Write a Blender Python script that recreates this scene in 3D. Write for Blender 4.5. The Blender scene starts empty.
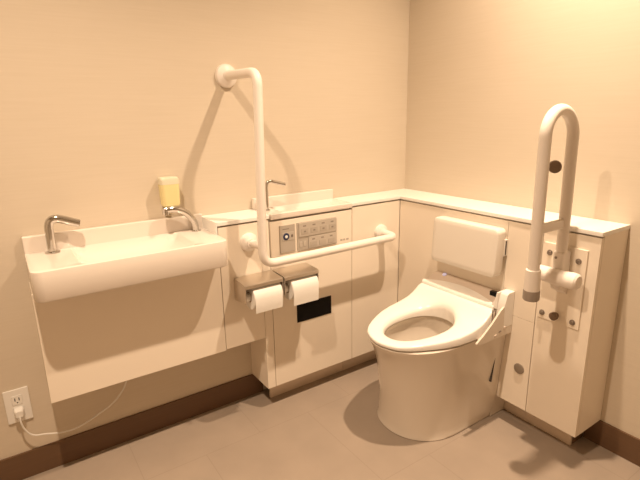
import bpy, bmesh, math
from mathutils import Vector, Matrix
sc = bpy.context.scene
COL = sc.collection
PI = math.pi
YF = -0.154      # front plane of the units on the left wall
XF = -0.177      # front plane of the units on the right wall
HC = 0.85        # worktop height

# ------------------------------------------------------------- materials
def mat(name, col, rough=0.5, metal=0.0, spec=0.5, coat=0.0, emit=None, estr=0.0, trans=0.0, ior=1.45, bump=None, sss=0.0):
    m = bpy.data.materials.new(name); m.use_nodes = True
    nt = m.node_tree; b = nt.nodes['Principled BSDF']
    b.inputs['Base Color'].default_value = (*col, 1)
    b.inputs['Roughness'].default_value = rough
    b.inputs['Metallic'].default_value = metal
    b.inputs['Specular IOR Level'].default_value = spec
    b.inputs['Coat Weight'].default_value = coat
    b.inputs['Coat Roughness'].default_value = 0.08
    b.inputs['Transmission Weight'].default_value = trans
    b.inputs['IOR'].default_value = ior
    if emit:
        b.inputs['Emission Color'].default_value = (*emit, 1)
        b.inputs['Emission Strength'].default_value = estr
    # a faint procedural variation on every material
    tc = nt.nodes.new('ShaderNodeTexCoord'); nz = nt.nodes.new('ShaderNodeTexNoise')
    sc_, amt, dist = bump if bump else (60, 0.03, 0.0005)
    nz.inputs['Scale'].default_value = sc_
    nt.links.new(tc.outputs['Object'], nz.inputs['Vector'])
    mr = nt.nodes.new('ShaderNodeMapRange')
    mr.inputs['To Min'].default_value = max(0, rough - amt); mr.inputs['To Max'].default_value = min(1, rough + amt)
    nt.links.new(nz.outputs['Fac'], mr.inputs['Value'])
    nt.links.new(mr.outputs['Result'], b.inputs['Roughness'])
    return m

def wallpaper(name, col, col2, axis):
    m = mat(name, col, 0.8, spec=0.2)
    nt = m.node_tree; b = nt.nodes['Principled BSDF']
    tc = nt.nodes.new('ShaderNodeTexCoord'); mp = nt.nodes.new('ShaderNodeMapping')
    s = [3, 3, 3]; s[axis] = 5; s[2] = 170
    mp.inputs['Scale'].default_value = s
    nt.links.new(tc.outputs['Object'], mp.inputs['Vector'])
    nz = nt.nodes.new('ShaderNodeTexNoise'); nz.inputs['Scale'].default_value = 1.0; nz.inputs['Detail'].default_value = 4
    nt.links.new(mp.outputs['Vector'], nz.inputs['Vector'])
    rp = nt.nodes.new('ShaderNodeValToRGB')
    rp.color_ramp.elements[0].position = 0.35; rp.color_ramp.elements[0].color = (*col2, 1)
    rp.color_ramp.elements[1].position = 0.65; rp.color_ramp.elements[1].color = (*col, 1)
    nt.links.new(nz.outputs['Fac'], rp.inputs['Fac']); nt.links.new(rp.outputs['Color'], b.inputs['Base Color'])
    bp = nt.nodes.new('ShaderNodeBump'); bp.inputs['Strength'].default_value = 0.15; bp.inputs['Distance'].default_value = 0.0006
    nt.links.new(nz.outputs['Fac'], bp.inputs['Height']); nt.links.new(bp.outputs['Normal'], b.inputs['Normal'])
    return m

def tile_floor():
    m = mat('floor_tile', (0.45, 0.40, 0.35), 0.42, spec=0.4)
    nt = m.node_tree; b = nt.nodes['Principled BSDF']
    tc = nt.nodes.new('ShaderNodeTexCoord'); mp = nt.nodes.new('ShaderNodeMapping')
    mp.inputs['Location'].default_value = (1.04, 0.48, 0)
    nt.links.new(tc.outputs['Object'], mp.inputs['Vector'])
    br = nt.nodes.new('ShaderNodeTexBrick'); br.offset = 0.5; br.offset_frequency = 2; br.squash = 1.0
    br.inputs['Scale'].default_value = 1.0
    br.inputs['Color1'].default_value = (0.345, 0.28, 0.225, 1)
    br.inputs['Color2'].default_value = (0.352, 0.287, 0.231, 1)
    br.inputs['Mortar'].default_value = (0.305, 0.248, 0.20, 1)
    br.inputs['Mortar Size'].default_value = 0.0018; br.inputs['Mortar Smooth'].default_value = 0.4
    br.inputs['Brick Width'].default_value = 0.45; br.inputs['Row Height'].default_value = 0.48
    nt.links.new(mp.outputs['Vector'], br.inputs['Vector'])
    nz = nt.nodes.new('ShaderNodeTexNoise'); nz.inputs['Scale'].default_value = 7; nz.inputs['Detail'].default_value = 6
    nt.links.new(tc.outputs['Object'], nz.inputs['Vector'])
    mx = nt.nodes.new('ShaderNodeMix'); mx.data_type = 'RGBA'; mx.blend_type = 'MULTIPLY'; mx.inputs[0].default_value = 0.35
    rp = nt.nodes.new('ShaderNodeValToRGB')
    rp.color_ramp.elements[0].position = 0.3; rp.color_ramp.elements[0].color = (0.78, 0.78, 0.78, 1)
    rp.color_ramp.elements[1].position = 0.7; rp.color_ramp.elements[1].color = (1.08, 1.06, 1.04, 1)
    nt.links.new(nz.outputs['Fac'], rp.inputs['Fac'])
    nt.links.new(br.outputs['Color'], mx.inputs[6]); nt.links.new(rp.outputs['Color'], mx.inputs[7])
    nt.links.new(mx.outputs[2], b.inputs['Base Color'])
    return m

def wood_dark(name, c1, c2):
    m = mat(name, c1, 0.45, spec=0.4)
    nt = m.node_tree; b = nt.nodes['Principled BSDF']
    tc = nt.nodes.new('ShaderNodeTexCoord'); mp = nt.nodes.new('ShaderNodeMapping')
    mp.inputs['Scale'].default_value = (2, 2, 90)
    nt.links.new(tc.outputs['Object'], mp.inputs['Vector'])
    nz = nt.nodes.new('ShaderNodeTexNoise'); nz.inputs['Scale'].default_value = 2; nz.inputs['Detail'].default_value = 5
    nt.links.new(mp.outputs['Vector'], nz.inputs['Vector'])
    rp = nt.nodes.new('ShaderNodeValToRGB')
    rp.color_ramp.elements[0].color = (*c1, 1); rp.color_ramp.elements[1].color = (*c2, 1)
    nt.links.new(nz.outputs['Fac'], rp.inputs['Fac']); nt.links.new(rp.outputs['Color'], b.inputs['Base Color'])
    return m

M = dict(
    wall_a=wallpaper('wallpaper_back', (0.665, 0.585, 0.478), (0.648, 0.568, 0.458), 0),
    wall_b=wallpaper('wallpaper_side', (0.665, 0.585, 0.478), (0.648, 0.568, 0.458), 1),
    ceiling=mat('ceiling_paint', (0.82, 0.80, 0.76), 0.9, spec=0.1),
    floor=tile_floor(),
    base=wood_dark('brown_skirting', (0.125, 0.068, 0.036), (0.165, 0.095, 0.052)),
    kick=mat('toe_kick_steel', (0.78, 0.66, 0.54), 0.35, metal=0.2),
    cab=mat('cabinet_laminate', (0.87, 0.785, 0.672), 0.38, spec=0.4),
    body=mat('cabinet_carcass', (0.50, 0.43, 0.36), 0.6),
    top=mat('worktop_white', (0.88, 0.86, 0.82), 0.25, spec=0.5),
    cer=mat('ceramic_white', (0.81, 0.74, 0.67), 0.12, spec=0.5, coat=0.3),
    toilet=mat('toilet_glaze', (0.72, 0.645, 0.555), 0.12, spec=0.5, coat=0.3),
    seat=mat('seat_plastic', (0.87, 0.84, 0.79), 0.22, spec=0.5),
    unit=mat('unit_plastic', (0.70, 0.595, 0.51), 0.3, spec=0.5),
    pad=mat('backrest_plastic', (0.78, 0.73, 0.66), 0.4, spec=0.4),
    bar=mat('rail_resin', (0.84, 0.78, 0.72), 0.38, spec=0.4),
    barcap=mat('rail_grey_cap', (0.33, 0.28, 0.24), 0.5),
    rubber=mat('brown_rubber', (0.22, 0.155, 0.11), 0.6),
    chrome=mat('chrome', (0.62, 0.60, 0.57), 0.10, metal=1.0),
    steel=mat('brushed_steel', (0.70, 0.645, 0.58), 0.32, metal=1.0, bump=(25, 0.012, 0)),
    bolt=mat('bolt_steel', (0.30, 0.26, 0.23), 0.35, metal=0.8),
    black=mat('black_gloss', (0.004, 0.004, 0.005), 0.3, spec=0.25),
    dark=mat('dark_gap', (0.05, 0.04, 0.035), 0.7),
    paper=mat('tissue_paper', (0.88, 0.86, 0.82), 0.95, spec=0.05),
    card=mat('cardboard_core', (0.42, 0.33, 0.24), 0.9),
    silver=mat('silver_panel', (0.52, 0.47, 0.41), 0.45, metal=0.35),
    silver2=mat('silver_flap', (0.58, 0.53, 0.47), 0.4, metal=0.35),
    mark=mat('panel_mark', (0.30, 0.26, 0.22), 0.6),
    blue=mat('blue_ring', (0.025, 0.035, 0.09), 0.3),
    white=mat('white_plastic', (0.84, 0.82, 0.78), 0.35),
    led=mat('blue_led', (0.70, 0.70, 0.95), 0.3, emit=(0.55, 0.6, 1.0), estr=0.25),
    capgrey=mat('grey_cap', (0.32, 0.27, 0.22), 0.4, metal=0.4),
    clear=mat('frosted_bottle', (0.93, 0.88, 0.70), 0.3, trans=0.25),
    soap=mat('yellow_soap', (0.96, 0.85, 0.45), 0.25, trans=0.15),
    water=mat('water', (0.75, 0.78, 0.78), 0.03, trans=0.6, ior=1.33),
    bowl=mat('bowl_glaze', (0.80, 0.76, 0.71), 0.1, coat=0.4),
    lamp=mat('lamp_lens', (1, 0.9, 0.75), 0.4, emit=(1, 0.75, 0.5), estr=12),
)

# ------------------------------------------------------------- builders
def put(name, bm, m, parent=None, smooth=True, angle=35, tagd=None):
    bmesh.ops.recalc_face_normals(bm, faces=bm.faces)
    me = bpy.data.meshes.new(name)
    origin = parent_world(parent) if parent else None
    if origin is None and tagd is not None:
        xs = [v.co for v in bm.verts]
        lo = Vector((min(v.x for v in xs), min(v.y for v in xs), min(v.z for v in xs)))
        hi = Vector((max(v.x for v in xs), max(v.y for v in xs), max(v.z for v in xs)))
        origin = Vector(((lo.x + hi.x) / 2, (lo.y + hi.y) / 2, lo.z))
        bmesh.ops.translate(bm, verts=bm.verts, vec=-origin)
        loc = origin
    elif parent:
        bmesh.ops.translate(bm, verts=bm.verts, vec=-origin); loc = Vector((0, 0, 0))
    else:
        loc = Vector((0, 0, 0))
    bm.to_mesh(me); bm.free()
    if smooth:
        for p in me.polygons: p.use_smooth = True
        me.set_sharp_from_angle(angle=math.radians(angle))
    me.materials.append(m)
    o = bpy.data.objects.new(name, me); COL.objects.link(o)
    if smooth and len(me.polygons) < 160:
        wn = o.modifiers.new('even_normals', 'WEIGHTED_NORMAL'); wn.keep_sharp = True; wn.weight = 100
    o.location = loc
    if parent: o.parent = parent
    if tagd:
        for k, v in tagd.items():
            if v: o[k] = v
    return o

def parent_world(p):
    v = Vector((0, 0, 0))
    while p: v += Vector(p.location); p = p.parent
    return v

def thing(name, label, cat, loc, group=None):
    o = bpy.data.objects.new(name, None); COL.objects.link(o)
    o.location = loc; o.empty_display_size = 0.05
    o['label'] = label; o['category'] = cat
    if group: o['group'] = group
    return o

def T(label, cat, group=None): return dict(label=label, category=cat, group=group)
ST = dict(kind='structure')

def box(bm, x0, x1, y0, y1, z0, z1, bev=0.0, seg=2):
    r = bmesh.ops.create_cube(bm, size=1)
    vs = r['verts']
    for v in vs:
        v.co = Vector((x0 if v.co.x < 0 else x1, y0 if v.co.y < 0 else y1, z0 if v.co.z < 0 else z1))
    if bev > 0:
        es = list({e for v in vs for e in v.link_edges})
        bmesh.ops.bevel(bm, geom=es, offset=bev, segments=seg, profile=0.5, affect='EDGES')
    return bm

def bx(*a, **k):
    return box(bmesh.new(), *a, **k)

def loft(bm, rings, cap0=True, cap1=True, closed=False):
    R = [[bm.verts.new(p) for p in r] for r in rings]
    n = len(R[0])
    K = len(R) if closed else len(R) - 1
    for i in range(K):
        a, b = R[i], R[(i + 1) % len(R)]
        for j in range(n):
            bm.faces.new((a[j], a[(j + 1) % n], b[(j + 1) % n], b[j]))
    if not closed:
        if cap0: bm.faces.new(R[0][::-1])
        if cap1: bm.faces.new(R[-1])
    return bm

def fillet(pts, r, n=8):
    pts = [Vector(p) for p in pts]; out = [pts[0]]
    for i in range(1, len(pts) - 1):
        p, a, b = pts[i], (pts[i - 1] - pts[i]), (pts[i + 1] - pts[i])
        rr = r[i - 1] if isinstance(r, (list, tuple)) else r
        ang = a.angle(b); d = min(rr / math.tan(ang / 2), a.length * 0.49, b.length * 0.49)
        a.normalize(); b.normalize()
        for k in range(n + 1):
            t = k / n
            q0 = p + a * d; q1 = p + b * d
            out.append(q0.lerp(p, t).lerp(p.lerp(q1, t), t) if ang < 0.01 else ((1 - t) ** 2) * q0 + 2 * t * (1 - t) * p * 1 + t * t * q1)
    out.append(pts[-1]); return out

def tube(bm, pts, r, n=20, caps=True, flat=1.0):
    pts = [Vector(p) for p in pts]
    rings = []; up = None
    for i, p in enumerate(pts):
        t = (pts[min(i + 1, len(pts) - 1)] - pts[max(i - 1, 0)]).normalized()
        if up is None:
            up = Vector((0, 0, 1)) if abs(t.z) < 0.9 else Vector((1, 0, 0))
        u = (up - t * up.dot(t)).normalized(); w = t.cross(u); up = u
        rr = r[i] if isinstance(r, (list, tuple)) else r
        rings.append([p + (u * math.cos(2 * PI * k / n) + w * math.sin(2 * PI * k / n) * flat) * rr for k in range(n)])
    return loft(bm, rings, caps, caps)

def lathe(bm, c, axis, prof, n=32):
    """prof: list of (distance along axis, radius)"""
    c = Vector(c); ax = Vector(axis).normalized()
    u = Vector((0, 0, 1)) if abs(ax.z) < 0.9 else Vector((1, 0, 0))
    u = (u - ax * u.dot(ax)).normalized(); w = ax.cross(u)
    rings = [[c + ax * d + (u * math.cos(2 * PI * k / n) + w * math.sin(2 * PI * k / n)) * max(r, 1e-4) for k in range(n)] for d, r in prof]
    return loft(bm, rings)

def rrect(x0, x1, y0, y1, r, z, n=6):
    out = []
    for (cx, cy, a0) in ((x1 - r, y1 - r, 0), (x0 + r, y1 - r, PI / 2), (x0 + r, y0 + r, PI), (x1 - r, y0 + r, 1.5 * PI)):
        for k in range(n + 1):
            a = a0 + (PI / 2) * k / n
            out.append(Vector((cx + r * math.cos(a), cy + r * math.sin(a), z)))
    return out

def prism(bm, poly, axis, a, b, bev=0.0):
    """poly 2D extruded along axis ('x','y','z') from a to b"""
    def P(u, v, w):
        return {'x': Vector((w, u, v)), 'y': Vector((u, w, v)), 'z': Vector((u, v, w))}[axis]
    v0 = [bm.verts.new(P(u, v, a)) for u, v in poly]; v1 = [bm.verts.new(P(u, v, b)) for u, v in poly]
    n = len(poly)
    for i in range(n): bm.faces.new((v0[i], v0[(i + 1) % n], v1[(i + 1) % n], v1[i]))
    bm.faces.new(v0[::-1]); bm.faces.new(v1)
    if bev > 0:
        bmesh.ops.recalc_face_normals(bm, faces=bm.faces)
        es = [e for e in {e for v in v0 + v1 for e in v.link_edges} if e.calc_face_angle(0) > 0.5]
        bmesh.ops.bevel(bm, geom=es, offset=bev, segments=2, profile=0.5, affect='EDGES')
    return bm

# ------------------------------------------------------------- the room
RX, RY, RZ = -2.65, -2.45, 2.42
put('floor', bx(RX - .1, .1, RY - .1, .1, -.1, 0), M['floor'], smooth=False, tagd=ST)
put('ceiling', bx(RX - .1, .1, RY - .1, .1, RZ, RZ + .1), M['ceiling'], smooth=False, tagd=ST)
put('wall_back', bx(RX - .1, .1, 0, .1, 0, RZ), M['wall_a'], smooth=False, tagd=ST)
put('wall_right', bx(0, .1, RY - .1, 0, 0, RZ), M['wall_b'], smooth=False, tagd=ST)
put('wall_left', bx(RX - .1, RX, RY - .1, 0, 0, RZ), M['wall_b'], smooth=False, tagd=ST)
put('wall_front', bx(RX, 0, RY - .1, RY, 0, RZ), M['wall_a'], smooth=False, tagd=ST)
put('baseboard_back', bx(RX, -0.866, -.009, 0, 0, .10, bev=.0015), M['base'], tagd=ST)
put('baseboard_right', bx(-.009, 0, RY, -1.02, 0, .10, bev=.0015), M['base'], tagd=ST)
put('baseboard_left', bx(RX, RX + .009, RY, -.009, 0, .10, bev=.0015), M['base'], tagd=ST)
put('baseboard_front', bx(RX + .009, -.009, RY, RY + .009, 0, .10, bev=.0015), M['base'], tagd=ST)

# ------------------------------------------------------------- units along the left (back) wall
G = 0.0012
PT = 0.016
# hung cabinet under the long sink
t = thing('under_sink_cabinet', 'wide cream hanging cabinet below the long white sink, clear of the floor', 'cabinet', (-1.386, -.08, .339))
put('body', bx(-1.692, -1.087, YF + PT + .001, -.0005, .337, .708), M['cab'], t)
put('front_panel', bx(-1.694, -1.086 - G, YF, YF + PT, .335, .709, bev=.001), M['cab'], t)
# narrow hung cabinet carrying the left paper holder
t = thing('narrow_hanging_cabinet', 'narrow cream hanging cabinet between the sink and the floor cabinets, carrying a paper holder', 'cabinet', (-1.0, -.08, .339))
put('body', bx(-1.084, -.9135, YF + PT + .001, -.0005, .341, .833), M['cab'], t)
put('front_panel', bx(-1.086 + G, -.9135, YF, YF + PT, .339, .829, bev=.001), M['cab'], t)
put('access_catch', bx(-.985, -.93, -.10, -.07, .329, .341, bev=.002), M['white'], t)
# floor cabinet with the control panel
t = thing('floor_cabinet', 'cream floor cabinet on the left wall holding the control panel and black plate', 'cabinet', (-.69, -.08, 0))
put('body', bx(-.910, -.464, YF + PT + .001, -.0005, .101, .827), M['cab'], t)
put('side_panel', bx(-.912, -.910 + .003, YF + .0005, -.0005, .10, .833), M['cab'], t)
put('filler_strip', bx(-.912 + .0035, -.8745 - G, YF, YF + PT, .10, .833, bev=.001), M['cab'], t)
put('front_panel', bx(-.8745 + G, -.4635 - G, YF, YF + PT, .10, .668, bev=.001), M['cab'], t)
put('toe_kick', bx(-.866, -.464, -.078, -.068, 0, .101), M['kick'], t)
# corner cabinet
t = thing('corner_cabinet', 'cream floor cabinet in the corner left of the toilet, under the rail end', 'cabinet', (-.32, -.08, 0))
put('body', bx(-.463, -.0005, YF + PT + .001, -.0005, .101, .833), M['cab'], t)
put('front_panel', bx(-.4635 + G, XF - .0005, YF, YF + PT, .10, .829, bev=.001), M['cab'], t)
b = bx(-.463, -.097, -.078, -.068, 0, .101); box(b, -.097, -.087, -.154, -.068, 0, .101)
put('toe_kick', b, M['kick'], t)
# panelling behind the toilet
t = thing('toilet_backing_cabinet', 'cream low cabinet right behind the toilet, with a round grey cap low down', 'cabinet', (-.09, -.5, 0))
put('body', bx(XF + PT + .001, -.0005, -.8735, YF - .001, .101, .833), M['cab'], t)
put('front_panel', bx(XF, XF + PT, -.735 + G, YF - .0015, .10, .829, bev=.001), M['cab'], t)
fp = put('front_panel', bx(XF, XF + PT, -.8745 + G, -.735 - .0002, .10, .4675, bev=.001), M['cab'], t)
put('front_panel', bx(XF, XF + PT, -.8745 + G, -.735 - .0002, .4685, .829, bev=.001), M['cab'], t)
put('toe_kick', bx(-.097, -.087, -.8735, -.155, 0, .101), M['kick'], t)
put('round_cap', lathe(bmesh.new(), (XF, -.832, .264), (-1, 0, 0), [(0, .021), (.003, .021), (.005, .018), (.005, .001)]), M['capgrey'], fp)['label'] = 'round grey metal cap'
# end cabinet
t = thing('end_cabinet', 'cream cabinet at the right end of the worktop, behind the raised grab bar', 'cabinet', (-.09, -.97, 0))
put('body', bx(XF + PT + .001, -.0005, -1.0655, -.8745, .101, .833), M['cab'], t)
put('front_panel', bx(XF, XF + PT, -1.068, -.8745 - G, .10, .829, bev=.001), M['cab'], t)
put('side_panel', bx(XF + PT + .0008, -.0005, -1.068, -1.066, .10, .834), M['cab'], t)
put('toe_kick', bx(-.097, -.087, -1.018, -.8745, 0, .101), M['kick'], t)
put('toe_kick', bx(-.0865, -.0095, -1.018, -1.008, 0, .101), M['base'], t)

# ------------------------------------------------------------- worktop
t = thing('worktop', 'white worktop turning the corner above the low cream cabinets', 'worktop', (-.09, -.09, .835))
put('slab', bx(-1.0885, -.8715, YF - .004, -.0005, .835, HC, bev=.002), M['top'], t)
b = bmesh.new()
prism(b, [(-.4675, -.0005), (-.0005, -.0005), (-.0005, -1.071), (XF - .004, -1.071), (XF - .004, YF - .004), (-.4675, YF - .004)], 'z', .835, HC, bev=.002)
put('slab', b, M['top'], t)

# ------------------------------------------------------------- long sink
t = thing('wall_sink', 'long shallow white sink on the left wall with a faucet at each end', 'sink', (-1.386, -.13, .711))
x0, x1, y0, y1, zt = -1.691, -1.090, -.264, -.0005, .806
rings = [rrect(x0 + .006, x1 - .006, y0 + .006, y1, .026, .712), rrect(x0 + .002, x1 - .002, y0 + .002, y1, .028, .7135), rrect(x0, x1, y0, y1, .030, .717),
         rrect(x0, x1, y0, y1, .030, zt - .003), rrect(x0 + .0008, x1 - .0008, y0 + .0008, y1, .029, zt - .001), rrect(x0 + .003, x1 - .003, y0 + .003, y1, .027, zt),
         rrect(-1.562, -1.195, y0 + .010, -.0205, .030, zt), rrect(-1.558, -1.199, y0 + .012, -.022, .030, zt - .003),
         rrect(-1.550, -1.210, y0 + .018, -.028, .030, zt - .016), rrect(-1.535, -1.230, y0 + .032, -.050, .032, zt - .032),
         rrect(-1.505, -1.265, y0 + .060, -.085, .032, zt - .041), rrect(-1.45, -1.32, y0 + .095, -.120, .012, zt - .045)]
# keep the rear corners square against the wall
for r in rings[:6]:
    for v in r:
        if v.y > -.04: v.y = y1; v.x = (v.x if abs(v.x) else v.x)
bn = put('basin', loft(bmesh.new(), rings), M['cer'], t, angle=40)
put('splashback', bx(x0, x1, -.020, -.0003, zt - .004, .862, bev=.004, seg=3), M['cer'], t)
put('end_upstand', bx(-1.0935, -1.0888, YF - .004, -.0003, .800, .8505, bev=.001), M['top'], t)
put('drain', lathe(bmesh.new(), (-1.385, -.147, zt - .0465), (0, 0, 1), [(0, .014), (.003, .014), (.0035, .011), (.002, .004)], 24), M['chrome'], bn)['label'] = 'chrome drain'

def bent_faucet(label, base, h, reach, r, drop, group):
    f = thing('faucet', label, 'faucet', base, group)
    bx_, by_, bz_ = base
    put('base_ring', lathe(bmesh.new(), base, (0, 0, 1), [(0, r * 1.7), (.003, r * 1.7), (.005, r * 1.45), (.006, r)], 28), M['chrome'], f)
    pts = fillet([(bx_, by_, bz_ + .004), (bx_, by_, bz_ + h), (bx_ + reach, by_ - reach * .12, bz_ + h - drop)], r * 2.9, 12)
    sp = put('spout', tube(bmesh.new(), pts, r, 22), M['chrome'], f)
    e = Vector(pts[-1]); d = (e - Vector(pts[-2])).normalized()
    put('nozzle', lathe(bmesh.new(), e, d, [(-.001, r * .85), (.0015, r * .85), (.0015, r * .3)], 20), M['bolt'], sp)['label'] = 'dark nozzle'
    return f
bent_faucet('chrome bent-spout faucet at the left end of the long sink', (-1.613, -.050, zt), .122, .088, .0135, .036, 'chrome faucets')
bent_faucet('small thin chrome faucet behind the tall rail, above the control panel', (-.842, -.085, .8532), .122, .080, .0075, .022, 'chrome faucets')
# arched automatic faucet
f = thing('faucet', 'arched chrome faucet at the right end of the long sink, below the yellow bottle', 'faucet', (-1.131, -.05, zt), 'chrome faucets')
put('base_ring', lathe(bmesh.new(), (-1.131, -.05, zt), (0, 0, 1), [(0, .017), (.003, .017), (.005, .014), (.006, .010)], 28), M['chrome'], f)
arc = []
for k in range(17):
    a = PI / 2 * k / 16 * 1.12
    arc.append((-1.221 + .090 * math.cos(a) - .006 * (k / 16), -.05 - .012 * (k / 16), zt + .006 + .090 * math.sin(a)))
sp = put('spout', tube(bmesh.new(), arc, [.0125 + .001 * (k / 16) for k in range(17)], 22), M['chrome'], f)
hx, hy, hz = arc[-1]
hd = put('spout_head', lathe(bmesh.new(), (hx + .003, hy, hz + .011), (0, 0, -1), [(0, .006), (.001, .0115), (.004, .0135), (.026, .0125), (.028, .009), (.028, .002)], 26), M['chrome'], f)
put('sensor_window', lathe(bmesh.new(), (hx + .003, hy, hz + .0112), (0, 0, 1), [(0, .006), (.0012, .006), (.0014, .001)], 16), M['black'], hd)['label'] = 'black sensor window'

# soap bottle on the wall
t = thing('soap_dispenser', 'pale wall soap bottle filled with yellow liquid above the right faucet', 'soap dispenser', (-1.213, -.025, .91))
def rr3(x0, x1, y0, y1, r, z): return rrect(x0, x1, y0, y1, r, z, 5)
put('liquid', loft(bmesh.new(), [rr3(-1.239, -1.181, -.050, -.006, .010, .910), rr3(-1.242, -1.179, -.053, -.004, .012, .916), rr3(-1.245, -1.178, -.055, -.004, .012,   .990)]), M['soap'], t)['label'] = 'yellow liquid soap'
put('bottle_top', loft(bmesh.new(), [rr3(-1.245, -1.178, -.055, -.004, .012, .9903), rr3(-1.246, -1.178, -.055, -.004, .012, 1.008), rr3(-1.243, -1.181, -.052, -.006, .012, 1.014), rr3(-1.236, -1.188, -.045, -.012, .01, 1.015)]), M['clear'], t)
put('wall_bracket', bx(-1.23, -1.194, -.0045, -.0002, .93, 1.0, bev=.001), M['white'], t)
put('spout', lathe(bmesh.new(), (-1.211, -.036, .9105), (0, 0, -1), [(0, .008), (.005, .008), (.009, .005), (.012, .004)], 18), M['white'], t)

# ------------------------------------------------------------- small basin above the control panel
t = thing('small_basin', 'small white counter basin with raised back rim over the control panel', 'basin', (-.67, -.08, .828))
x0, x1 = -.8705, -.4685
rings = [rrect(x0, x1, YF - .009, -.0005, .003, .830, 3), rrect(x0, x1, YF - .011, -.0005, .003, .834, 3), rrect(x0, x1, YF - .011, -.0005, .003, .850, 3), rrect(x0 + .003, x1 - .003, YF - .008, -.001, .003, .853, 3),
         rrect(x0 + .065, x1 - .012, YF + .008, -.026, .012, .853, 3), rrect(x0 + .069, x1 - .016, YF + .012, -.029, .012, .849, 3), rrect(x0 + .085, x1 - .03, YF + .025, -.042, .012, .837, 3)]
put('basin', loft(bmesh.new(), rings), M['cer'], t)
put('splashback', bx(x0, x1, -.024, -.0003, .850, .896, bev=.004, seg=3), M['cer'], t)

# ------------------------------------------------------------- control panel frame and its two controls
t = thing('control_panel_frame', 'cream recessed frame under the small basin around the two silver controls', 'control panel', (-.67, YF, .67))
put('frame_plate', bx(-.8725, -.4675, YF - .006, YF + .006, .671, .822, bev=.003), M['cab'], t)
for i, w in enumerate((.012, .009, .014)):
    put('printed_mark', bx(-.532 + i * .016, -.532 + i * .016 + w, YF - .0064, YF - .0055, .690, .698), M['silver'], t)['label'] = 'small faint grey print'
t = thing('flush_button_panel', 'narrow silver control with a round dark-ringed button, left one in the frame', 'button panel', (-.797, YF, .686), 'silver wall controls')
yq = YF - .006
put('plate', bx(-.833, -.762, yq - .004, yq + .001, .687, .801, bev=.0015), M['silver'], t)
bs = put('button_surround', bx(-.822, -.767, yq - .0055, yq - .0035, .737, .771, bev=.001), M['silver2'], t)
put('button_ring', lathe(bmesh.new(), (-.805, yq - .005, .754), (0, -1, 0), [(0, .0145), (.0015, .0145), (.002, .012), (.002, .002)], 28), M['blue'], bs)['label'] = 'dark blue button ring'
put('button', lathe(bmesh.new(), (-.805, yq - .0068, .754), (0, -1, 0), [(0, .0062), (.0015, .0062), (.002, .002)], 20), M['white'], bs)['label'] = 'white round button centre'
put('small_button', bx(-.782, -.773, yq - .0068, yq - .005, .749, .760, bev=.0008), M['bolt'], bs)
put('printed_mark', bx(-.820, -.790, yq - .0045, yq - .0035, .783, .787), M['mark'], t)
t = thing('toilet_remote_control', 'wide silver remote with two rows of buttons, right one in the frame', 'remote control', (-.652, YF, .684), 'silver wall controls')
put('plate', bx(-.752, -.555, yq - .004, yq + .001, .684, .802, bev=.0015), M['silver'], t)
uf = put('upper_flap', bx(-.745, -.556, yq - .008, yq - .0038, .742, .800, bev=.0015), M['silver2'], t)
lf = put('lower_flap', bx(-.699, -.556, yq - .008, yq - .0038, .688, .737, bev=.0015), M['silver2'], t)
for i in range(4):
    x = -.735 + i * .046
    put('button', bx(x, x + .034, yq - .0095, yq - .0075, .752, .776, bev=.0012), M['silver'], uf)
    put('button_mark', bx(x + .009, x + .024, yq - .0068 - .0015, yq - .0075, .783, .789), M['mark'], uf)
    put('button_mark', bx(x + .012, x + .022, yq - .0102, yq - .009, .760, .767), M['mark'], uf)
for i in range(3):
    x = -.692 + i * .045
    put('button', bx(x, x + .033, yq - .0095, yq - .0075, .694, .715, bev=.0012), M['silver'], lf)
    put('button_mark', bx(x + .009, x + .023, yq - .0083, yq - .0075, .722, .728), M['mark'], lf)
put('small_button', bx(-.744, -.730, yq - .006, yq - .0035, .700, .722, bev=.0012), M['silver2'], t)
put('small_button', bx(-.724, -.710, yq - .006, yq - .0035, .700, .722, bev=.0012), M['silver2'], t)

put('black_wall_plate', bx(-.760, -.5815, YF - .0025, YF - .0002, .364, .448, bev=.001), M['black'],
    tagd=T('glossy black rectangular plate set in the cream cabinet below the paper rolls', 'plate'))

# ------------------------------------------------------------- toilet roll holders and rolls
def holder(xa, xb, label):
    h = thing('toilet_paper_holder', label, 'toilet paper holder', ((xa + xb) / 2, YF, .54), 'steel toilet paper holders')
    put('back_plate', bx(xa, xb, YF - .004, YF - .0003, .545, .622, bev=.0008), M['steel'], h)
    b = bmesh.new()
    prism(b, [(YF - .004, .626), (YF - .094, .621), (YF - .100, .618), (YF - .102, .606), (YF - .1005, .606), (YF - .098, .616), (YF - .093, .6185), (YF - .004, .6235)], 'x', xa, xb)
    put('cover', b, M['steel'], h)
    for s, xx in ((0, xa), (1, xb - .0035)):
        b = bmesh.new()
        prism(b, [(YF - .004, .6233), (YF - .092, .6183), (YF - .098, .614), (YF - .0995, .604), (YF - .0995, .548), (YF - .004, .536)], 'x', xx, xx + .0035)
        put('side_plate', b, M['steel'], h)
    put('roller', lathe(bmesh.new(), (xa + .0035, YF - .062, .559), (1, 0, 0), [(0, .006), (.004, .006), (.005, .016), (xb - xa - .012, .016), (xb - xa - .011, .006), (xb - xa - .007, .006)], 20), M['white'], h)
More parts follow.
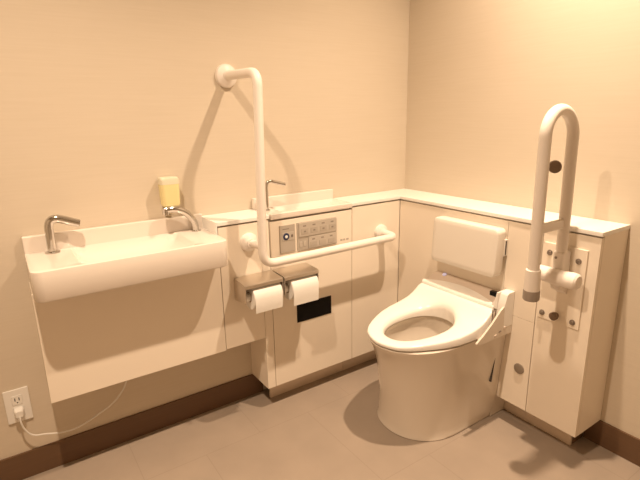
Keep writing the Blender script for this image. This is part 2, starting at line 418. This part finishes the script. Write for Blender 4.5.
def roll(xa, xb, label, tail):
    cy, cz, r = YF - .062, .559, .049
    o = thing('toilet_paper_roll', label, 'toilet paper', ((xa + xb) / 2, cy, cz - r), 'toilet paper rolls')
    n = 48; c = Vector((xa, cy, cz)); L = xb - xa
    def ring(d, rr): return [Vector((xa + d, cy + rr * math.cos(2 * PI * k / n), cz + rr * math.sin(2 * PI * k / n))) for k in range(n)]
    b = loft(bmesh.new(), [ring(0, .0205), ring(0, r - .002), ring(.002, r), ring(L - .002, r), ring(L, r - .002), ring(L, .0205)], closed=True)
    put('paper', b, M['paper'], o)
    b = loft(bmesh.new(), [ring(.0, .0175), ring(0, .0203), ring(L, .0203), ring(L, .0175)], closed=True)
    put('core', b, M['card'], o)['label'] = 'brown cardboard core'
    # loose end coming over the front
    pts = []
    for k in range(9):
        a = math.radians(60 + k * 15)
        pts.append((cy + (r + .0012) * math.cos(a), cz + (r + .0012) * math.sin(a)))
    pts += [(cy - r - .002, cz - .02), (cy - r - .001, cz - .035), (cy - r + .001, cz - tail)]
    poly = pts + [(y + .0008, z) if i > 8 else (cy + (r + .0004) * math.cos(math.radians(60 + i * 15)), cz + (r + .0004) * math.sin(math.radians(60 + i * 15))) for i, (y, z) in reversed(list(enumerate(pts)))]
    put('loose_sheet', prism(bmesh.new(), poly, 'x', xa + .002, xb - .004), M['paper'], o)
holder(-1.037, -.876, 'left brushed steel paper holder, nearer the sink, on the narrow hanging cabinet')
holder(-.871, -.711, 'right brushed steel paper holder, nearer the black plate')
roll(-1.005, -.884, 'white paper roll in the left steel holder, nearer the sink', .052)
roll(-.840, -.717, 'white paper roll in the right steel holder, nearer the black plate', .062)

# ------------------------------------------------------------- L-shaped grab rail
t = thing('grab_rail', 'white L-shaped grab rail rising tall from the cabinets up the left wall', 'grab rail', (-.95, YF, .67))
zt_ = 1.372
path = fillet([(-.948, -.018, zt_), (-.942, -.25, zt_ - .004), (-.957, -.25, .686), (-.292, -.25, .690), (-.296, YF - .018, .694)], [.05, .055, .035], 12)
put('rail', tube(bmesh.new(), path, .0168, 24), M['bar'], t)
put('connecting_arm', tube(bmesh.new(), [(-.964, YF - .018, .757), (-.956, -.248, .757)], .0145, 20), M['bar'], t)
def flange(c, ax, r, par):
    put('flange', lathe(bmesh.new(), c, ax, [(0.0003, r), (.008, r), (.015, r * .94), (.021, r * .72), (.024, .019), (.030, .018)], 36), M['bar'], par)
flange((-.948, 0, zt_), (0, -1, 0), .043, t)
flange((-.966, YF, .757), (0, -1, 0), .036, t)
flange((-.297, YF, .694), (0, -1, 0), .036, t)

# ------------------------------------------------------------- swing-up grab bar at the right
YB = -.965
t = thing('swing_up_grab_bar', 'white U-shaped folding grab bar raised upright at the right of the toilet', 'grab bar', (XF, YB, .5))
def bx1(z): return -.369 - (z - .65) * .018
def bx2(z): return -.213 - (z - .65) * .030
za = 1.145
pts = [(bx1(.705), YB, .705), (bx1(.95), YB, .95), (bx1(za), YB, za)]
cx = (bx1(za) + bx2(za)) / 2; rr = (bx2(za) - bx1(za)) / 2
for k in range(1, 24):
    a = PI - PI * k / 24
    pts.append((cx + rr * math.cos(a) - .006 * math.sin(a), YB, za + rr * 1.06 * math.sin(a)))
pts += [(bx2(za), YB, za), (bx2(.95), YB, .95), (bx2(.64), YB, .64)]
put('bar', tube(bmesh.new(), pts, .0178, 24), M['bar'], t)
put('collar', lathe(bmesh.new(), (bx1(.740), YB, .740), (.018, 0, -1), [(0, .0185), (.002, .0225), (.068, .0250), (.070, .0240)], 28), M['bar'], t)
put('end_cap', lathe(bmesh.new(), (bx1(.671), YB, .671), (.018, 0, -1), [(0, .0255), (.030, .0255), (.034, .023), (.034, .002)], 28), M['barcap'], t)['label'] = 'grey rubber end cap'
put('cross_brace', bx(bx1(.87) + .008, bx2(.87) - .008, YB - .007, YB + .007, .852, .884, bev=.005, seg=3), M['bar'], t)
put('bumper', lathe(bmesh.new(), (bx1(1.06) + .062, YB - .002, 1.057), (-.75, -.55, 0), [(-.024, .012), (-.006, .0195), (.010, .0185), (.012, .013), (.012, .002)], 28), M['rubber'], t)['label'] = 'brown round rubber bumper'
put('pivot_barrel', lathe(bmesh.new(), (-.243, -.892, .690), (0, -1, 0), [(0, .018), (.004, .0255), (.050, .0265), (.1, .0255), (.128, .0275), (.132, .0285), (.148, .027), (.154, .021), (.154, .002)], 32), M['bar'], t)
b = bmesh.new()
prism(b, [(XF - .006, .615), (XF - .006, .735), (-.215, .715), (-.250, .700), (-.255, .680), (-.235, .655)], 'y', -.982, -.948, bev=.003)
put('bracket', b, M['bar'], t)
sl = put('sleeve', bx(-.236, XF - .010, YB - .0185, YB + .0185, .640, .775, bev=.008, seg=3), M['bar'], t)
for z in (.752, .705):
    put('screw', lathe(bmesh.new(), (-.2355, YB + .006, z), (-1, 0, 0), [(0, .0045), (.002, .0045), (.0025, .002)], 16), M['bolt'], sl)
bp = put('base_plate', bx(XF - .006, XF, -1.034, -.884, .502, .782, bev=.0015), M['cab'], t)
for (y, z) in ((-.907, .748), (-1.008, .740), (-.902, .524), (-1.012, .524)):
    put('bolt', lathe(bmesh.new(), (XF - .006, y, z), (-1, 0, 0), [(0, .0100), (.0015, .0100), (.002, .0072), (.008, .0066), (.009, .003)], 18), M['bolt'], bp)['label'] = 'dark steel bolt'
put('stop_knob', lathe(bmesh.new(), (XF - .006, -.953, .530), (-1, 0, 0), [(0, .011), (.006, .011), (.010, .0145), (.020, .0145), (.024, .011), (.024, .002)], 24), M['rubber'], t)['label'] = 'dark rubber stop'

# ------------------------------------------------------------- backrest pad
t = thing('back_support', 'white rounded rectangular backrest on the cabinet above the toilet seat', 'backrest', (XF, -.58, .61))
def padring(d, inset, r):
    """rounded rectangle in a reclined plane; d = offset forward"""
    out = []
    for p in rrect(-.737 + inset, -.421 - inset, .617 + inset, .803 - inset, r, 0, 8):
        z = p.y; lean = (z - .617) / .186
        x = -.247 + .010 * lean - d
        y = p.x
        out.append(Vector((x, y, z)))
    return out
rings = [padring(-.052, .010, .014), padring(-.049, .003, .018), padring(-.044, 0, .019), padring(-.006, 0, .019), padring(-.002, .002, .018), padring(0, .006, .015), padring(.001, .020, .010)]
put('pad', loft(bmesh.new(), rings), M['pad'], t)
ma = put('mounting_arm', bx(-.197, XF - .0003, -.7395, -.722, .695, .760, bev=.002), M['pad'], t)
put('hinge_slot', bx(-.1930, -.187, -.7407, -.7390, .700, .755, bev=.0004), M['dark'], ma)['label'] = 'dark hinge slot'
put('mounting_block', bx(-.200, XF - .0003, -.68, -.50, .660, .75, bev=.004), M['pad'], t)

# ------------------------------------------------------------- toilet
Y0 = -.56
TO = thing('toilet', 'white skirted toilet with open bidet seat and no lid, right of the corner', 'toilet', (-.42, Y0, 0))
N = 72
def half_outline(xb, xs, xf, w, e, wb=None):
    """half width as function of x: straight from the back xb to xs, then superellipse to front xf"""
    def f(x):
        if x >= xs:
            t = (x - xs) / (xb - xs)
            return w + ((wb if wb is not None else w) - w) * t * t * (3 - 2 * t)
        u = min(1, (xs - x) / (xs - xf))
        return w * max(0, 1 - u ** e) ** (1 / 2.05)
    return f
def outline(xb, xs, xf, w, e, z, wb=None, n_s=10, n_f=26, ry=0.0):
    """closed ring from back-left round the front to back-right"""
    f = half_outline(xb, xs, xf, w, e, wb)
    xsl = [xb + (xs - xb) * k / n_s for k in range(n_s)]
    fr = [xs + (xf - xs) * math.sin(PI / 2 * k / n_f) for k in range(n_f + 1)]
    side = [(x, f(x)) for x in xsl + fr]
    ring = [(x, Y0 + h) for x, h in side] + [(x, Y0 - h) for x, h in side[-2::-1]]
    zf = z if callable(z) else (lambda x: z)
    return [Vector((x, y, zf(x))) for x, y in ring]
def lerp_tab(T_, z):
    for (a, u), (c, v) in zip(T_, T_[1:]):
        if z <= c: return u + (v - u) * (z - a) / (c - a)
    return T_[-1][1]
TIP = [(0, -.590), (.02, -.585), (.06, -.581), (.12, -.583), (.20, -.594), (.28, -.611), (.34, -.632), (.375, -.652), (.39, -.661), (.40, -.666)]
WID = [(0, .179), (.02, .175), (.10, .172), (.20, .174), (.28, .177), (.34, .180), (.375, .183), (.39, .186), (.40, .187)]
WBK = [(0, .176), (.05, .184), (.10, .191), (.25, .199), (.40, .204)]
YSH = [(0, .010), (.20, .006), (.36, 0), (.5, 0)]
def base_ring(z, grow=0.0):
    r = outline(XF - .002, -.38, lerp_tab(TIP, z) - grow, lerp_tab(WID, z) + grow, 2.3, z, wb=lerp_tab(WBK, z))
    for v in r: v.y += lerp_tab(YSH, z)
    return r
rim_z = .397
rings = [base_ring(0, -.003), base_ring(.003)] + [base_ring(z) for z in (.01, .02, .04, .08, .13, .18, .23, .28, .32, .35, .37)] + [base_ring(.385), base_ring(.3935, -.001), base_ring(rim_z, -.009)]
b = bmesh.new()
# open bowl inside
def oval(cx, a_f, a_b, w, z, n, e=2.0):
    out = []
    m = n
    for k in range(m):
        ang = 2 * PI * k / m
        c, s = math.cos(ang), math.sin(ang)
        a = a_b if c > 0 else a_f
        out.append(Vector((cx + a * math.copysign(abs(c) ** (2 / e), c), Y0 + w * math.copysign(abs(s) ** (2 / e), s), z)))
    return out
R0 = [[b.verts.new(p) for p in r] for r in rings]
n = len(R0[0])
for i in range(len(R0) - 1):
    for j in range(n): b.faces.new((R0[i][j], R0[i][(j + 1) % n], R0[i + 1][(j + 1) % n], R0[i + 1][j]))
b.faces.new(R0[0][::-1])
# resampled inner rings share the count n; start at the back-left going round the front
def inner(cx, af, ab, w, z):
    out = []
    for k in range(n):
        ang = (k + .5) / n * 2 * PI * .999
        c, s = math.cos(ang), math.sin(ang)
        a = ab if c > 0 else af
        out.append(Vector((cx + a * c, Y0 + w * s, z)))
    return out
inn = [inner(-.43, .180, .165, .112, rim_z), inner(-.43, .176, .160, .108, rim_z - .006), inner(-.43, .184, .162, .118, rim_z - .03), inner(-.43, .165, .15, .108, .31), inner(-.42, .12, .12, .08, .24), inner(-.40, .07, .08, .05, .19), inner(-.40, .03, .04, .03, .16)]
RI = [[b.verts.new(p) for p in r] for r in inn]
prev = R0[-1]
for r in RI:
    for j in range(n): b.faces.new((prev[j], prev[(j + 1) % n], r[(j + 1) % n], r[j]))
    prev = r
b.faces.new(prev)
bw = put('bowl', b, M['toilet'], TO, angle=50)
put('rear_foot', bx(XF - .012, -.0985, -.733, -.385, .0005, .0985, bev=.003), M['toilet'], TO)
put('water', lathe(bmesh.new(), (-.40, Y0, .205), (0, 0, 1), [(0, .055), (.001, .055), (.001, .002)], 32), M['water'], TO)

# seat
wpts = [(-.666, 0), (-.664, .022), (-.655, .055), (-.640, .085), (-.612, .113), (-.575, .136), (-.530, .158), (-.487, .175), (-.43, .1885), (-.364, .193), (-.305, .193), (-.275, .192), (-.247, .190)]
zpts = [(-.70, .413), (-.65, .417), (-.57, .424), (-.49, .430), (-.42, .435), (-.364, .4415), (-.325, .450), (-.295, .463), (-.270, .481), (-.247, .503), (-.20, .52)]
def itp(pts, x):
    for (a, u), (c, v) in zip(pts, pts[1:]):
        if x <= c:
            t = max(0, (x - a) / (c - a)); return u + (v - u) * t
    return pts[-1][1]
def zs(x):  # smoothed
    return sum(itp(zpts, x + d) for d in (-.012, -.006, 0, .006, .012)) / 5
poly = [(x, w) for x, w in reversed(wpts)] + [(x, -w) for x, w in wpts[1:]]
CXs = -.43
def outer_r(th):
    # ray-polygon
    dx, dy = math.cos(th), math.sin(th); best = None
    P = poly
    for i in range(len(P)):
        (ax, ay), (bx_, by_) = P[i], P[(i + 1) % len(P)]
        ax -= CXs; bx_ -= CXs
        ex, ey = bx_ - ax, by_ - ay
        den = dx * ey - dy * ex
        if abs(den) < 1e-12: continue
        t = (ax * ey - ay * ex) / den; u = (ax * dy - ay * dx) / den
        if t > 0 and -1e-9 <= u <= 1 + 1e-9: best = t if best is None else max(best, t)
    return best
NS = 120
raw = [outer_r(2 * PI * k / NS) for k in range(NS)]
def hole_r(th):
    dx, dy = math.cos(th), math.sin(th)
    a = .138 if dx > 0 else .170
    e = 2.25
    return 1 / ((abs(dx) / a) ** e + (abs(dy) / .100) ** e) ** (1 / e)
def seat_ring(f, dz, hole=False, zabs=None, inset=0):
    out = []
    for k in range(NS):
        th = 2 * PI * k / NS
        ro, rh = raw[k] - inset, hole_r(th)
        r = rh + (ro - rh) * f
        x = CXs + r * math.cos(th); y = Y0 + r * math.sin(th)
        z = zs(x) + dz if zabs is None else zabs
        out.append(Vector((x, y, z)))
    return out
def seatz(x): return zs(x)
bot = .4005
rings = [seat_ring(0.0, 0, zabs=bot), seat_ring(1, 0, zabs=bot, inset=.006), seat_ring(1, 0, zabs=bot + .003, inset=.001), seat_ring(1, -.006), seat_ring(1, -.002, inset=.0018), seat_ring(1, 0, inset=.006), seat_ring(.75, 0), seat_ring(.5, -.001), seat_ring(.28, -.003), seat_ring(.14, -.007), seat_ring(.05, -.013), seat_ring(0.01, -.020), seat_ring(0.0, -.026)]
b = bmesh.new()
loft(b, rings, closed=True)
put('seat', b, M['seat'], TO, angle=45)
for sy in (-1, 1):
    put('seat_bumper', bx(-.545, -.53, Y0 + sy * .118 - .006, Y0 + sy * .118 + .006, .3965, .4015, bev=.001), M['white'], TO)

# bidet unit behind the seat
def unit_section(x, z, yl, yr, zb=.402):
    """ring in a plane of constant x, slightly arched across"""
    out = []
    m = 16
    for k in range(m + 1):
        s = k / m
        y = yl + (yr - yl) * s
        edge = min(s, 1 - s) * 2
        out.append(Vector((x, y, z - .006 * (1 - min(1, edge * 5)) ** 2)))
    out += [Vector((x, yr, zb)), Vector((x, yl, zb))]
    return out
secs = [(-.2405, .475, -.372, -.748), (-.2395, .488, -.373, -.748), (-.234, .496, -.374, -.748), (-.226, .502, -.376, -.748), (-.213, .517, -.380, -.748), (-.197, .537, -.388, -.748), (XF - .0008, .549, -.394, -.748)]
bu = put('bidet_unit', loft(bmesh.new(), [unit_section(*s) for s in secs]), M['unit'], TO, angle=40)
# curved cover strip along the hinge
b = bmesh.new()
rg = []
for k in range(21):
    s = k / 20; y = -.374 - s * .370; bow = math.sin(PI * s) ** .9 * .036
    rg.append([Vector((-.2435, y, .490)), Vector((-.2435, y, .504)), Vector((-.240 + bow * .3, y, .510 + bow * .25)), Vector((-.236 + bow * .8, y, .514 + bow * .45)), Vector((-.233 + bow, y, .508 + bow * .45)), Vector((-.236 + bow * .8, y, .500)), Vector((-.238, y, .490))])
put('hinge_cover', loft(b, rg), M['seat'], TO, angle=60)
# right control arm: low outer wall sweeping forward, raised block at the back
b = bmesh.new()
prism(b, [(XF - .0008, .398), (-.350, .398), (-.374, .400), (-.384, .406), (-.382, .412), (-.350, .430), (-.300, .466), (-.265, .497), (-.250, .511), (-.236, .517), (XF - .0008, .517)], 'y', -.786, -.7775, bev=.0025)
ca = put('control_arm', b, M['toilet'], TO)
put('arm_panel', bx(-.335, XF - .0008, -.7775, -.7482, .396, .403, bev=.001), M['unit'], TO)
b = bmesh.new()
prism(b, [(XF - .0008, .43), (-.232, .43), (-.236, .516), (-.222, .560), (-.214, .567), (XF - .0008, .567)], 'y', -.7865, -.750, bev=.003)
put('arm_block', b, M['seat'], TO)
b = bmesh.new()
prism(b, [(-.733, .512), (-.733, .517), (-.742, .524), (-.748, .545), (-.751, .566), (-.757, .566), (-.757, .500), (-.745, .500)], 'x', -.240, -.205, bev=.001)
put('swept_edge', b, M['seat'], TO)
b = bmesh.new()
prism(b, [(XF - .0008, .392), (-.345, .392), (-.36, .404), (-.33, .422), (-.29, .440), (-.25, .46), (XF - .0008, .50)], 'y', -.3775, -.355, bev=.003)
put('side_arm', b, M['unit'], TO)
put('sensor_window', bx(-.203, -.186, -.724, -.694, .525, .5475, bev=.001), M['black'], bu)['label'] = 'small black sensor window'
put('night_light', lathe(bmesh.new(), (-.188, -.452, .545), (-.5, 0, 1), [(0, .009), (.0015, .009), (.003, .004)], 20), M['led'], bu)['label'] = 'pale blue lit lamp'
for i in range(3):
    x = -.285 + i * .026
    put('side_button', bx(x, x + .013, -.7885, -.7855, .410 + i * .010, .416 + i * .010, bev=.001), M['bolt'] if i == 1 else M['unit'], ca)
# recessed side slit and cover seam on the skirt
b = bmesh.new()
prism(b, [(-.2200, .30), (-.2190, .30), (-.2325, .19), (-.2360, .188)], 'y', -.7550, -.7450)
put('side_slit', b, M['dark'], bw)['label'] = 'dark slit in the skirt'

# ------------------------------------------------------------- outlet, plug and cord
t = thing('wall_outlet', 'white two-socket wall outlet low at the far left, beside the hanging cabinet', 'outlet', (-1.787, 0, .222))
put('cover_plate', bx(-1.824, -1.751, -.007, -.0003, .223, .345, bev=.002), M['white'], t)
sk = put('socket', bx(-1.803, -1.772, -.0095, -.0065, .291, .322, bev=.003), M['white'], t)
put('socket', bx(-1.803, -1.772, -.0095, -.0065, .247, .279, bev=.003), M['white'], t)
for x in (-1.7945, -1.7825):
    put('slot', bx(x, x + .0028, -.0101, -.0090, .304, .315), M['dark'], sk)
put('slot', lathe(bmesh.new(), (-1.7872, -.0092, .2975), (0, -1, 0), [(0, .0022), (.0009, .0022)], 12), M['dark'], sk)
t = thing('power_cord', 'white cord plugged into the wall outlet, drooping under the hanging cabinet', 'power cord', (-1.787, -.02, .12))
put('plug', loft(bmesh.new(), [[Vector((p.x, -.0102 - d, p.y)) for p in rrect(-1.803 + i, -1.773 - i, .247 + i, .279 - i, .006, 0, 4)] for d, i in ((0, 0), (.016, .001), (.022, .005))]), M['white'], t)
ck = [(-1.788, -.030, .258), (-1.788, -.034, .236), (-1.783, -.032, .208), (-1.770, -.030, .180), (-1.752, -.030, .166), (-1.727, -.030, .160), (-1.682, -.03, .146), (-1.640, -.03, .142), (-1.600, -.03, .150), (-1.547, -.03, .171), (-1.503, -.03, .192), (-1.471, -.032, .222), (-1.446, -.034, .263), (-1.430, -.036, .338)]
def cat(P, m=6):
    P = [Vector(p) for p in P]; out = []
    for i in range(len(P) - 1):
        a, b_, c, d = P[max(i - 1, 0)], P[i], P[i + 1], P[min(i + 2, len(P) - 1)]
        for k in range(m):
            s = k / m
            out.append(.5 * ((2 * b_) + (c - a) * s + (2 * a - 5 * b_ + 4 * c - d) * s * s + (3 * b_ - a - 3 * c + d) * s ** 3))
    out.append(P[-1]); return out
put('cord', tube(bmesh.new(), cat(ck), .0028, 10), M['white'], t)

# ------------------------------------------------------------- ceiling downlights
LIGHTS = [(-.41, -.93, 24.0, 'round recessed ceiling downlight above the toilet'), (-1.72, -.93, 24.0, 'round recessed ceiling downlight above the long sink')]
for x, y, P, lab in LIGHTS:
    d = thing('downlight', lab, 'ceiling light', (x, y, RZ), 'ceiling downlights')
    put('trim_ring', lathe(bmesh.new(), (x, y, RZ - .0002), (0, 0, -1), [(0, .062), (.003, .062), (.005, .056), (.0052, .050)], 36), M['white'], d)
    put('lens', lathe(bmesh.new(), (x, y, RZ - .0052), (0, 0, -1), [(0, .048), (.001, .047), (.001, .002)], 36), M['lamp'], d)
    L = bpy.data.lights.new('downlight_lamp', 'AREA'); L.shape = 'DISK'; L.size = .05; L.spread = math.radians(125); L.energy = P; L.color = (1, .76, .54)
    o = bpy.data.objects.new('downlight_lamp', L); COL.objects.link(o); o.location = (0, 0, -.012); o.parent = d

w = bpy.data.worlds.new('world'); sc.world = w; w.use_nodes = True
w.node_tree.nodes['Background'].inputs['Color'].default_value = (1, .75, .5, 1)
w.node_tree.nodes['Background'].inputs['Strength'].default_value = 0.0

# ------------------------------------------------------------- camera
yaw, pit, rol = .5929, -.2571, -.0187
fw = Vector((math.sin(yaw) * math.cos(pit), math.cos(yaw) * math.cos(pit), math.sin(pit)))
r = Vector((math.cos(yaw), -math.sin(yaw), 0)); u = r.cross(fw)
r2 = r * math.cos(rol) + u * math.sin(rol); u2 = -r * math.sin(rol) + u * math.cos(rol)
cd = bpy.data.cameras.new('camera'); co = bpy.data.objects.new('camera', cd); COL.objects.link(co)
cd.sensor_fit = 'HORIZONTAL'; cd.sensor_width = 36; cd.lens = 475.47 / 640 * 36; cd.clip_start = .01
mw = Matrix((r2, u2, -fw)).transposed().to_4x4(); mw.translation = Vector((-1.7239, -1.771, 1.2228))
co.matrix_world = mw
sc.camera = co
sc.view_settings.view_transform = 'Standard'; sc.view_settings.look = 'None'
sc.view_settings.gamma = 1; sc.view_settings.use_curve_mapping = False
sc.view_settings.exposure = -0.08
